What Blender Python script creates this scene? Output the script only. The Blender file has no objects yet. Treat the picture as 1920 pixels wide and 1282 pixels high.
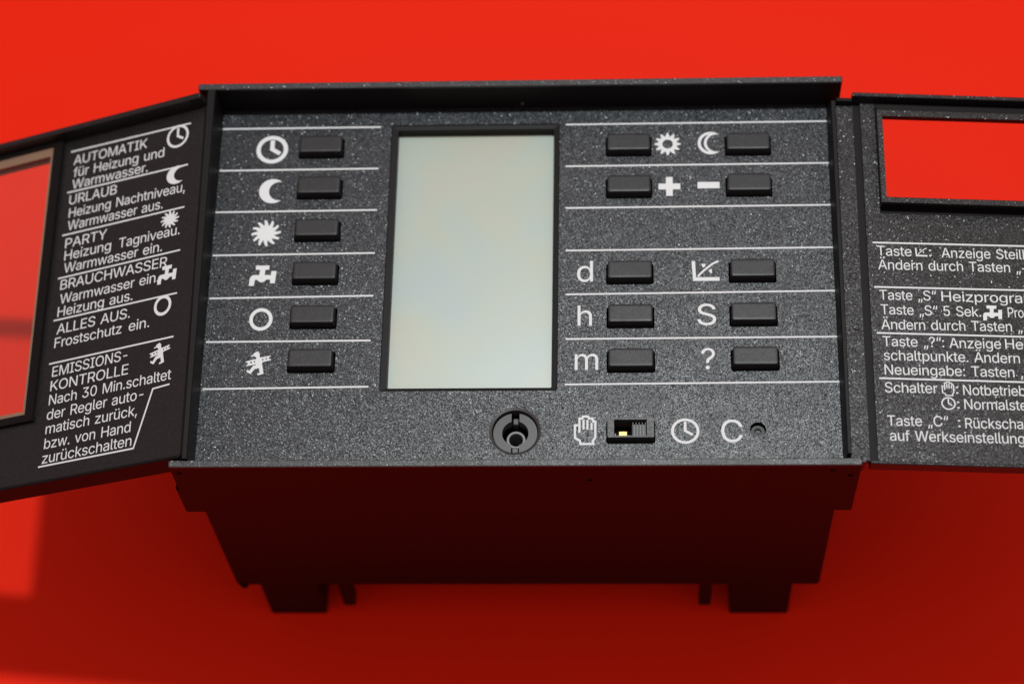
import bpy, math, json
from mathutils import Matrix, Vector
from mathutils.geometry import delaunay_2d_cdt

scene = bpy.context.scene
coll = scene.collection
MM = 0.001
TABLE_Z = -90.0                    # the face of the device is z = 0, all sizes in millimetres


def W(x, y, z):
    """device millimetres -> world metres (the table top is world z = 0)"""
    return Vector((x * MM, y * MM, (z - TABLE_Z) * MM))


# ------------------------------------------------------------------ camera
cam_data = bpy.data.cameras.new('camera')
cam = bpy.data.objects.new('camera', cam_data)
coll.objects.link(cam)
CAM_POS = (28.597, -249.357, 477.129)
right = Vector((0.9986776, 0.0172734, -0.0484210))
down = Vector((-0.0064450, -0.8923674, -0.4512638))
fwd = Vector((-0.0510042, 0.4509791, -0.8910760))
m = Matrix.Identity(4)
for i in range(3):
    m[i][0] = right[i]
    m[i][1] = -down[i]
    m[i][2] = -fwd[i]
m.translation = W(*CAM_POS)
cam.matrix_world = m
cam_data.sensor_width = 36.0
cam_data.lens = 36.0 * 4216.6 / 1920.0
cam_data.clip_start = 0.02
cam_data.clip_end = 20.0
cam_data.dof.use_dof = True
cam_data.dof.focus_distance = (W(10, -22, 0) - W(*CAM_POS)).dot(fwd)
cam_data.dof.aperture_fstop = 9.5
scene.camera = cam

# ------------------------------------------------------------------ light
world = bpy.data.worlds.new('World')
scene.world = world
world.use_nodes = True
bg = world.node_tree.nodes['Background']
bg.inputs['Color'].default_value = (1.0, 0.82, 0.79, 1.0)
bg.inputs['Strength'].default_value = 1.0
# a dim warm room that is brightest overhead
wt = world.node_tree
w_tc = wt.nodes.new('ShaderNodeTexCoord')
w_sx = wt.nodes.new('ShaderNodeSeparateXYZ')
w_mr = wt.nodes.new('ShaderNodeMapRange')
w_mr.inputs['From Min'].default_value = 0.0
w_mr.inputs['From Max'].default_value = 1.0
w_mr.inputs['To Min'].default_value = 0.10
w_mr.inputs['To Max'].default_value = 0.68
w_mx = wt.nodes.new('ShaderNodeMix')
w_mx.data_type = 'RGBA'
w_mx.blend_type = 'MULTIPLY'
w_mx.inputs['Factor'].default_value = 1.0
w_mx.inputs['A'].default_value = (1.0, 0.73, 0.70, 1.0)
wt.links.new(w_tc.outputs['Generated'], w_sx.inputs[0])
wt.links.new(w_sx.outputs['Z'], w_mr.inputs['Value'])
wt.links.new(w_mr.outputs['Result'], w_mx.inputs['B'])
wt.links.new(w_mx.outputs['Result'], bg.inputs['Color'])

lamp_data = bpy.data.lights.new('studio_lamp', 'AREA')
lamp_data.shape = 'DISK'
lamp_data.size = 0.055
lamp_data.energy = 7.35
lamp_data.color = (0.93, 1.0, 1.01)
lamp = bpy.data.objects.new('studio_lamp', lamp_data)
coll.objects.link(lamp)
lamp.location = W(73, 182, 958)
lamp.rotation_euler = (lamp.location - W(0, 0, 0)).to_track_quat('Z', 'Y').to_euler()

scene.view_settings.view_transform = 'Standard'
scene.view_settings.look = 'None'
scene.view_settings.exposure = 0.0
scene.view_settings.gamma = 1.0
scene.cycles.max_bounces = 10
scene.cycles.transparent_max_bounces = 12
scene.cycles.sample_clamp_indirect = 6.0


# ------------------------------------------------------------------ materials
def new_mat(name):
    mt = bpy.data.materials.new(name)
    mt.use_nodes = True
    nt = mt.node_tree
    return mt, nt, nt.nodes['Principled BSDF']


def plain(name, col, rough, spec=0.5, metal=0.0):
    mt, nt, b = new_mat(name)
    b.inputs['Base Color'].default_value = (*col, 1)
    b.inputs['Roughness'].default_value = rough
    b.inputs['Specular IOR Level'].default_value = spec
    b.inputs['Metallic'].default_value = metal
    return mt


def grained(name, col, rough, cell, tilt, spec=0.5, glint=0.0):
    """moulded plastic with an eroded grain: each tiny facet leans its own way, some of them polished"""
    mt, nt, b = new_mat(name)
    N, L = nt.nodes, nt.links
    b.inputs['Base Color'].default_value = (*col, 1)
    b.inputs['Specular IOR Level'].default_value = spec
    tc = N.new('ShaderNodeTexCoord')
    geo = N.new('ShaderNodeNewGeometry')

    def math_node(op, a, bb):
        n = N.new('ShaderNodeMath')
        n.operation = op
        for i, q in enumerate((a, bb)):
            if isinstance(q, (int, float)):
                n.inputs[i].default_value = q
            else:
                L.new(q, n.inputs[i])
        return n.outputs[0]

    def vec(op, a, bb):
        n = N.new('ShaderNodeVectorMath')
        n.operation = op
        for i, q in enumerate((a, bb)):
            if q is None:
                continue
            if isinstance(q, tuple):
                n.inputs[i].default_value = q
            else:
                L.new(q, n.inputs[i])
        return n

    def cells(c):
        v = N.new('ShaderNodeTexVoronoi')
        v.inputs['Scale'].default_value = 1.0 / (c * MM)
        L.new(tc.outputs['Object'], v.inputs['Vector'])
        return v.outputs['Color']

    total = geo.outputs['Normal']
    for c, k in ((cell, tilt), (cell * 0.55, tilt * 0.6)):
        s = vec('SUBTRACT', cells(c), (0.5, 0.5, 0.5))
        sc = vec('SCALE', s.outputs[0], None)
        sc.inputs['Scale'].default_value = k
        total = vec('ADD', total, sc.outputs[0]).outputs[0]
    # the sheen drifts a little from place to place
    no = N.new('ShaderNodeTexNoise')
    no.inputs['Scale'].default_value = 90.0
    no.inputs['Detail'].default_value = 5.0
    L.new(tc.outputs['Object'], no.inputs['Vector'])
    mr = N.new('ShaderNodeMapRange')
    mr.inputs['From Min'].default_value = 0.3
    mr.inputs['From Max'].default_value = 0.7
    mr.inputs['To Min'].default_value = rough - 0.03
    mr.inputs['To Max'].default_value = rough + 0.04
    L.new(no.outputs['Fac'], mr.inputs['Value'])
    r_out = mr.outputs['Result']
    if glint > 0:
        col2 = cells(cell * 1.15)
        sx_ = N.new('ShaderNodeSeparateXYZ')
        L.new(col2, sx_.inputs[0])
        mask = math_node('GREATER_THAN', sx_.outputs[2], 1.0 - glint)
        s = vec('SUBTRACT', col2, (0.5, 0.5, 0.94))
        sc = vec('SCALE', s.outputs[0], None)
        L.new(math_node('MULTIPLY', mask, 0.55), sc.inputs['Scale'])
        total = vec('ADD', total, sc.outputs[0]).outputs[0]
        r_out = math_node('SUBTRACT', r_out, math_node('MULTIPLY', mask, rough - 0.27))
    n = vec('NORMALIZE', total, None)
    L.new(n.outputs[0], b.inputs['Normal'])
    L.new(r_out, b.inputs['Roughness'])
    return mt


PLASTIC = grained('black_grained_plastic', (0.0090, 0.0118, 0.0155), 0.365, 0.22, 0.20, 0.47, 0.11)
LID = grained('black_lid_plastic', (0.0095, 0.0085, 0.009), 0.37, 0.24, 0.18, 0.45, 0.10)
RIM = grained('black_rim_plastic', (0.022, 0.023, 0.024), 0.42, 0.18, 0.16, 0.5, 0.10)
SMOOTH = plain('black_smooth_plastic', (0.006, 0.005, 0.005), 0.5, 0.15)
HOUSE = plain('black_housing_plastic', (0.003, 0.002, 0.002), 0.48, 0.16)
RUBBER = grained('black_button_rubber', (0.013, 0.0125, 0.013), 0.42, 0.14, 0.08, 0.36)
VOID = plain('dark_inside', (0.002, 0.002, 0.002), 0.8, 0.05)
INK = plain('white_print', (0.645, 0.665, 0.67), 0.6, 0.25)
SOCKET = plain('grey_moulded_plastic', (0.022, 0.021, 0.021), 0.34, 0.45)
STEEL = plain('grey_sleeve', (0.16, 0.165, 0.165), 0.42, 0.5)
GOLD = plain('gold_contact', (0.50, 0.33, 0.10), 0.38, 0.5, 1.0)
SLIDER = plain('slider_plastic', (0.022, 0.021, 0.02), 0.36, 0.6)
SWITCH = grained('grey_switch_plastic', (0.04, 0.04, 0.04), 0.45, 0.25, 0.15)
BROWN = plain('dark_metal_pin', (0.05, 0.035, 0.02), 0.4, 0.5)


def paper():
    mt, nt, b = new_mat('red_paper')
    N, L = nt.nodes, nt.links
    tc = N.new('ShaderNodeTexCoord')
    no = N.new('ShaderNodeTexNoise')
    no.inputs['Scale'].default_value = 9.0
    no.inputs['Detail'].default_value = 6.0
    L.new(tc.outputs['Object'], no.inputs['Vector'])
    r = N.new('ShaderNodeMix')
    r.data_type = 'RGBA'
    r.inputs['A'].default_value = (0.75, 0.0135, 0.0005, 1)
    r.inputs['B'].default_value = (0.78, 0.0165, 0.0009, 1)
    L.new(no.outputs['Fac'], r.inputs['Factor'])
    L.new(r.outputs['Result'], b.inputs['Base Color'])
    b.inputs['Roughness'].default_value = 0.52
    b.inputs['Specular IOR Level'].default_value = 0.11
    f = N.new('ShaderNodeTexNoise')
    f.inputs['Scale'].default_value = 1400.0
    f.inputs['Detail'].default_value = 3.0
    L.new(tc.outputs['Object'], f.inputs['Vector'])
    bu = N.new('ShaderNodeBump')
    bu.inputs['Strength'].default_value = 0.12
    bu.inputs['Distance'].default_value = 0.0002
    L.new(f.outputs['Fac'], bu.inputs['Height'])
    L.new(bu.outputs['Normal'], b.inputs['Normal'])
    return mt


def lcd():
    mt, nt, b = new_mat('reflective_display')
    N, L = nt.nodes, nt.links
    tc = N.new('ShaderNodeTexCoord')
    no = N.new('ShaderNodeTexNoise')
    no.inputs['Scale'].default_value = 34.0
    no.inputs['Detail'].default_value = 2.5
    no.inputs['Roughness'].default_value = 0.55
    no.inputs['Distortion'].default_value = 0.6
    L.new(tc.outputs['Object'], no.inputs['Vector'])
    cr = N.new('ShaderNodeValToRGB')
    e = cr.color_ramp.elements
    e[0].position, e[0].color = 0.30, (0.280, 0.360, 0.345, 1)
    e[1].position, e[1].color = 0.70, (0.343, 0.357, 0.288, 1)
    q = cr.color_ramp.elements.new(0.45)
    q.color = (0.294, 0.368, 0.320, 1)
    q = cr.color_ramp.elements.new(0.57)
    q.color = (0.318, 0.368, 0.292, 1)
    L.new(no.outputs['Fac'], cr.inputs['Fac'])
    L.new(cr.outputs['Color'], b.inputs['Base Color'])
    b.inputs['Roughness'].default_value = 0.36
    b.inputs['IOR'].default_value = 1.9
    return mt


def clear(name, tint, haze, haze_col, rough):
    mt, nt, b = new_mat(name)
    N, L = nt.nodes, nt.links
    b.inputs['Base Color'].default_value = (*haze_col, 1)
    b.inputs['Roughness'].default_value = rough
    t = N.new('ShaderNodeBsdfTransparent')
    t.inputs['Color'].default_value = (*tint, 1)
    mx = N.new('ShaderNodeMixShader')
    mx.inputs[0].default_value = haze
    L.new(t.outputs[0], mx.inputs[1])
    L.new(b.outputs[0], mx.inputs[2])
    L.new(mx.outputs[0], N['Material Output'].inputs['Surface'])
    return mt


PAPER = paper()
LCD = lcd()
PANE = clear('clear_pane', (0.97, 0.95, 0.93), 0.035, (0.6, 0.5, 0.42), 0.3)
SEAL = clear('brown_glue_seal', (0.55, 0.40, 0.32), 0.85, (0.27, 0.165, 0.105), 0.4)


# ------------------------------------------------------------------ mesh helpers
def wind(x, y, lp):
    """winding number of a closed loop round a point"""
    w = 0
    for i in range(len(lp)):
        (x0, y0), (x1, y1) = lp[i - 1], lp[i]
        if (y0 <= y) != (y1 <= y):
            s = (x1 - x0) * (y - y0) - (x - x0) * (y1 - y0)
            if y1 > y0 and s > 0:
                w += 1
            elif y1 <= y0 and s < 0:
                w -= 1
    return w


def fill(loops, signed=False):
    """triangles of a polygon with holes (signed: the loops' own directions tell holes from solid)"""
    vs, es = [], []
    for lp in loops:
        k, n = len(vs), len(lp)
        vs += [Vector(p) for p in lp]
        es += [(k + i, k + (i + 1) % n) for i in range(n)]
    pts, _, faces = delaunay_2d_cdt(vs, es, [], 0, 1e-5)[:3]
    out = []
    for f in faces:
        x = sum(pts[i][0] for i in f) / len(f)
        y = sum(pts[i][1] for i in f) / len(f)
        if signed:
            if sum(wind(x, y, lp) for lp in loops):
                out.append(tuple(f))
        elif wind(x, y, loops[0]) and not any(wind(x, y, h) for h in loops[1:]):
            out.append(tuple(f))
    return [(p[0], p[1]) for p in pts], out


BASE = W(2, 6, TABLE_Z)             # where the controller stands


class MB:
    """collects shapes in millimetres and becomes ONE mesh object"""

    def __init__(self, mapping=None):
        self.v, self.f = [], []
        self.map = mapping or (lambda x, y, z: (x, y, z))

    def add(self, x, y, z):
        self.v.append(W(*self.map(x, y, z)) - BASE)
        return len(self.v) - 1

    def loft(self, sections, cap0=True, cap1=True):
        """sections: list of (loop, z), loops of equal length"""
        rings = [[self.add(x, y, z) for x, y in lp] for lp, z in sections]
        n = len(rings[0])
        for a, b in zip(rings, rings[1:]):
            for i in range(n):
                j = (i + 1) % n
                self.f.append((a[i], a[j], b[j], b[i]))
        if cap0:
            self.f.append(tuple(reversed(rings[0])))
        if cap1:
            self.f.append(tuple(rings[-1]))
        return self

    def box(self, x0, x1, y0, y1, z0, z1, r=0.25, b=0.2, taper=0.0, bottom=False):
        s = []
        if bottom:
            s.append((rrect(x0 + b, x1 - b, y0 + b, y1 - b, r), z0))
            s.append((rrect(x0, x1, y0, y1, r), z0 + b))
        else:
            s.append((rrect(x0, x1, y0, y1, r), z0))
        t = taper
        s.append((rrect(x0 + t, x1 - t, y0 + t, y1 - t, r), z1 - b))
        s.append((rrect(x0 + t + b * .35, x1 - t - b * .35, y0 + t + b * .35, y1 - t - b * .35, r), z1 - b * .35))
        s.append((rrect(x0 + t + b, x1 - t - b, y0 + t + b, y1 - t - b, r), z1))
        return self.loft(s)

    def slab(self, loops, z0, z1, bottom=True):
        """polygon with holes, extruded"""
        pts, tris = fill(loops)
        top = [self.add(x, y, z1) for x, y in pts]
        bot = [self.add(x, y, z0) for x, y in pts]
        for t in tris:
            self.f.append(tuple(top[i] for i in t))
            if bottom:
                self.f.append(tuple(bot[i] for i in reversed(t)))
        for lp in loops:
            a = [self.add(x, y, z0) for x, y in lp]
            b = [self.add(x, y, z1) for x, y in lp]
            n = len(lp)
            for i in range(n):
                j = (i + 1) % n
                self.f.append((a[i], a[j], b[j], b[i]))
        return self

    def sheet(self, loops, z, signed=False):
        pts, tris = fill(loops, signed)
        k = [self.add(x, y, z) for x, y in pts]
        for t in tris:
            self.f.append(tuple(k[i] for i in t))
        return self

    def build(self, name, mat, parent=None, label=None, smooth=False):
        me = bpy.data.meshes.new(name)
        me.from_pydata([tuple(p) for p in self.v], [], self.f)
        import bmesh
        bm = bmesh.new()
        bm.from_mesh(me)
        bmesh.ops.recalc_face_normals(bm, faces=bm.faces)
        bm.to_mesh(me)
        bm.free()
        me.materials.append(mat)
        if smooth:
            for p in me.polygons:
                p.use_smooth = True
        o = bpy.data.objects.new(name, me)
        coll.objects.link(o)
        if parent:
            o.parent = parent
        if label:
            o['label'] = label
        return o


def rrect(x0, x1, y0, y1, r, n=3):
    r = min(r, (x1 - x0) / 2 - 1e-4, (y1 - y0) / 2 - 1e-4)
    out = []
    for cx, cy, a0 in ((x1 - r, y1 - r, 0), (x0 + r, y1 - r, 90), (x0 + r, y0 + r, 180), (x1 - r, y0 + r, 270)):
        for i in range(n + 1):
            a = math.radians(a0 + 90 * i / n)
            out.append((cx + r * math.cos(a), cy + r * math.sin(a)))
    return out


def rect(x0, x1, y0, y1):
    return [(x0, y0), (x1, y0), (x1, y1), (x0, y1)]


def circle(cx, cy, r, n=40, ry=None):
    ry = ry or r
    return [(cx + r * math.cos(2 * math.pi * i / n), cy + ry * math.sin(2 * math.pi * i / n)) for i in range(n)]


def ribbon(pts, w):
    """mitred outline of an open stroke"""
    L, R = [], []
    n = len(pts)
    for i, (x, y) in enumerate(pts):
        d0 = Vector(pts[i]) - Vector(pts[i - 1]) if i else None
        d1 = Vector(pts[i + 1]) - Vector(pts[i]) if i < n - 1 else None
        d0 = (d0 or d1).normalized()
        d1 = (d1 or d0).normalized()
        n0, n1 = Vector((-d0.y, d0.x)), Vector((-d1.y, d1.x))
        b = (n0 + n1).normalized()
        k = w / 2 / max(0.45, b.dot(n0))
        L.append((x + b.x * k, y + b.y * k))
        R.append((x - b.x * k, y - b.y * k))
    return L + R[::-1]


def thing(name, label, category, loc):
    o = bpy.data.objects.new(name, None)
    o.empty_display_size = 0.02
    o.location = loc
    coll.objects.link(o)
    o['label'], o['category'] = label, category
    return o


# ------------------------------------------------------------------ printed matter: (text, [start x, y, end x, y]) and (symbol, [centre x, y, half width, half height])
LT = [
    ["AUTOMATIK", [38.98, 46.24, 16.87, 46.0]],
    ["für Heizung und", [38.7, 42.56, 11.53, 42.09]],
    ["Warmwasser.", [38.73, 39.04, 16.05, 38.82]],
    ["URLAUB", [39.11, 34.58, 24.85, 34.49]],
    ["Heizung Nachtniveau,", [38.84, 30.74, 4.54, 30.42]],
    ["Warmwasser aus.", [38.79, 27.03, 10.66, 26.98]],
    ["PARTY", [38.99, 21.95, 26.6, 22.04]],
    ["Heizung", [38.84, 18.45, 25.03, 18.48]],
    ["Tagniveau.", [22.74, 18.44, 5.12, 18.48]],
    ["Warmwasser ein.", [38.61, 14.86, 9.87, 14.8]],
    ["BRAUCHWASSER", [39.13, 10.22, 8.02, 10.19]],
    ["Warmwasser ein.", [38.84, 6.22, 10.14, 6.42]],
    ["Heizung aus.", [39.14, 2.67, 17.27, 2.87]],
    ["ALLES AUS.", [38.85, -2.19, 17.6, -1.85]],
    ["Frostschutz", [39.09, -5.88, 19.65, -5.66]],
    ["ein.", [17.61, -5.59, 11.77, -5.56]],
    ["EMISSIONS-", [38.87, -13.74, 17.3, -13.23]],
    ["KONTROLLE", [38.97, -17.56, 16.7, -17.16]],
    ["Nach 30 Min.schaltet", [38.96, -21.3, 4.37, -20.83]],
    ["der Regler auto-", [39.14, -25.2, 11.75, -24.58]],
    ["matisch zurück,", [39.06, -28.94, 13.14, -28.6]],
    ["bzw. von Hand", [39.03, -32.84, 14.61, -32.63]],
    ["zurückschalten", [39.21, -36.63, 14.02, -36.28]],
]
LL = [
    [[40.15, 50.46], [4.22, 50.04]],
    [[40.01, 38.31], [4.16, 38.03]],
    [[40.17, 25.91], [4.29, 25.94]],
    [[40.06, 13.62], [4.53, 13.95]],
    [[40.11, 1.86], [4.48, 2.14]],
    [[40.07, -10.01], [4.54, -9.55]],
    [[40.16, -37.3], [13.36, -37.08], [9.2, -22.44], [4.62, -22.09]],
]
LS = [
    ["clock", [7.84, 47.09, 3.18, 3.29]],
    ["moon", [7.83, 35.78, 2.34, 2.57]],
    ["sun", [8.21, 23.3, 2.62, 2.39]],
    ["tap", [7.74, 7.93, 2.65, 2.38]],
    ["ring", [8.33, -0.48, 2.44, 2.75]],
    ["sweep", [8.05, -13.38, 2.88, 2.89]],
]
RT = [
    ["Taste", [5.13, 11.71, 13.38, 11.73], None],
    [":", [17.54, 11.82, 18.08, 11.83], None],
    ["Anzeige Steil", [20.51, 11.63, 39.76, 11.79], None],
    ["heit", [40.01, 11.8, 45.02, 11.86], None],
    ["Ändern durch Tasten „+“", [5.21, 7.96, 36.66, 8.17], "Ändern durch Tasten"],
    ["Taste „S“", [5.14, -0.17, 18.55, -0.0], None],
    ["Heizprogramm", [19.79, -0.1, 38.92, -0.0], "Heizprogra"],
    ["Taste „S“ 5 Sek.", [5.25, -4.03, 28.89, -3.95], None],
    ["Programm", [35.25, -3.88, 38.99, -3.87], "Pro"],
    ["Ändern durch Tasten „+“", [5.18, -7.99, 35.92, -7.62], "Ändern durch Tasten"],
    ["Taste „?“:", [5.28, -12.41, 19.67, -12.27], None],
    ["Anzeige", [20.89, -12.37, 33.02, -12.25], None],
    ["Heiz-", [34.01, -12.22, 38.22, -12.2], "He"],
    ["schaltpunkte. Ändern", [5.36, -16.05, 37.16, -15.87], None],
    ["Neueingabe: Tasten „+“", [5.37, -19.75, 35.6, -19.53], "Neueingabe: Tasten"],
    ["Schalter", [5.19, -24.36, 17.42, -24.21], None],
    [":", [21.66, -24.19, 22.23, -24.18], None],
    ["Notbetrieb", [23.34, -24.47, 36.05, -24.3], "Notbetrie"],
    [":", [21.72, -27.96, 22.28, -27.94], None],
    ["Normalstellung", [23.38, -28.09, 36.2, -27.95], "Normalst"],
    ["Taste „C“", [5.34, -32.78, 19.41, -32.57], None],
    [":", [21.63, -32.65, 22.19, -32.63], None],
    ["Rückschaltung", [23.27, -32.89, 36.61, -32.71], "Rückscha"],
    ["auf Werkseinstellung", [5.74, -36.51, 36.73, -36.42], None],
]
RL = [
    [[4.17, 15.19], [40.49, 15.41]],
    [[3.98, 3.18], [39.56, 3.43]],
    [[4.01, -9.0], [38.6, -8.92]],
    [[4.02, -20.75], [37.68, -20.72]],
]
RS = [
    ["axis", [15.68, 12.95, 1.45, 1.2]],
    ["tap", [31.6, -2.9, 2.31, 2.01]],
    ["hand", [19.84, -22.98, 1.45, 1.84]],
    ["clock", [19.73, -26.74, 1.66, 1.63]],
]
PS = [
    ["bold_clock", [-59.75, 46.43, 3.98, 4.03]],
    ["moon", [-59.5, 34.38, 2.74, 3.45]],
    ["sun", [-59.69, 22.44, 3.64, 3.66]],
    ["tap", [-59.69, 10.59, 3.27, 2.8]],
    ["ring", [-59.36, -1.38, 2.82, 3.05]],
    ["sweep", [-59.23, -13.14, 3.04, 3.17]],
    ["sun_outline", [39.02, 46.8, 3.27, 3.23]],
    ["moon_outline", [49.12, 46.97, 2.66, 3.25]],
    ["plus", [39.28, 34.61, 2.67, 2.68]],
    ["minus", [48.88, 34.88, 2.7, 0.9]],
    ["axis", [47.64, 11.01, 3.32, 2.8]],
    ["hand", [18.76, -31.02, 2.63, 3.79]],
    ["clock", [42.02, -31.36, 3.3, 3.23]],
]
PG = [
    ["d", [18.61, 11.07, 1.92, 2.9]],
    ["h", [18.59, -0.94, 1.71, 2.71]],
    ["m", [19.02, -13.28, 2.77, 2.12]],
    ["S", [47.63, -0.86, 2.23, 2.91]],
    ["?", [47.72, -12.63, 1.64, 2.8]],
    ["C", [52.82, -31.38, 2.48, 2.91]],
]
PL = [
    [[-72.69, 52.65], [-32.69, 52.72]],
    [[-72.57, 40.42], [-32.81, 40.62]],
    [[-72.64, 28.48], [-32.64, 28.74]],
    [[-72.45, 16.31], [-32.64, 16.64]],
    [[-72.33, 4.44], [-32.47, 4.86]],
    [[-72.2, -7.39], [-32.57, -7.24]],
    [[-72.04, -19.9], [-32.54, -19.47]],
    [[13.71, 52.83], [79.47, 52.98]],
    [[13.79, 40.68], [79.34, 40.89]],
    [[13.86, 28.76], [79.19, 28.98]],
    [[13.91, 16.84], [79.19, 17.15]],
    [[13.97, 4.81], [79.04, 5.3]],
    [[14.05, -7.2], [79.14, -7.01]],
    [[13.9, -19.18], [79.0, -18.82]],
]

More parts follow.
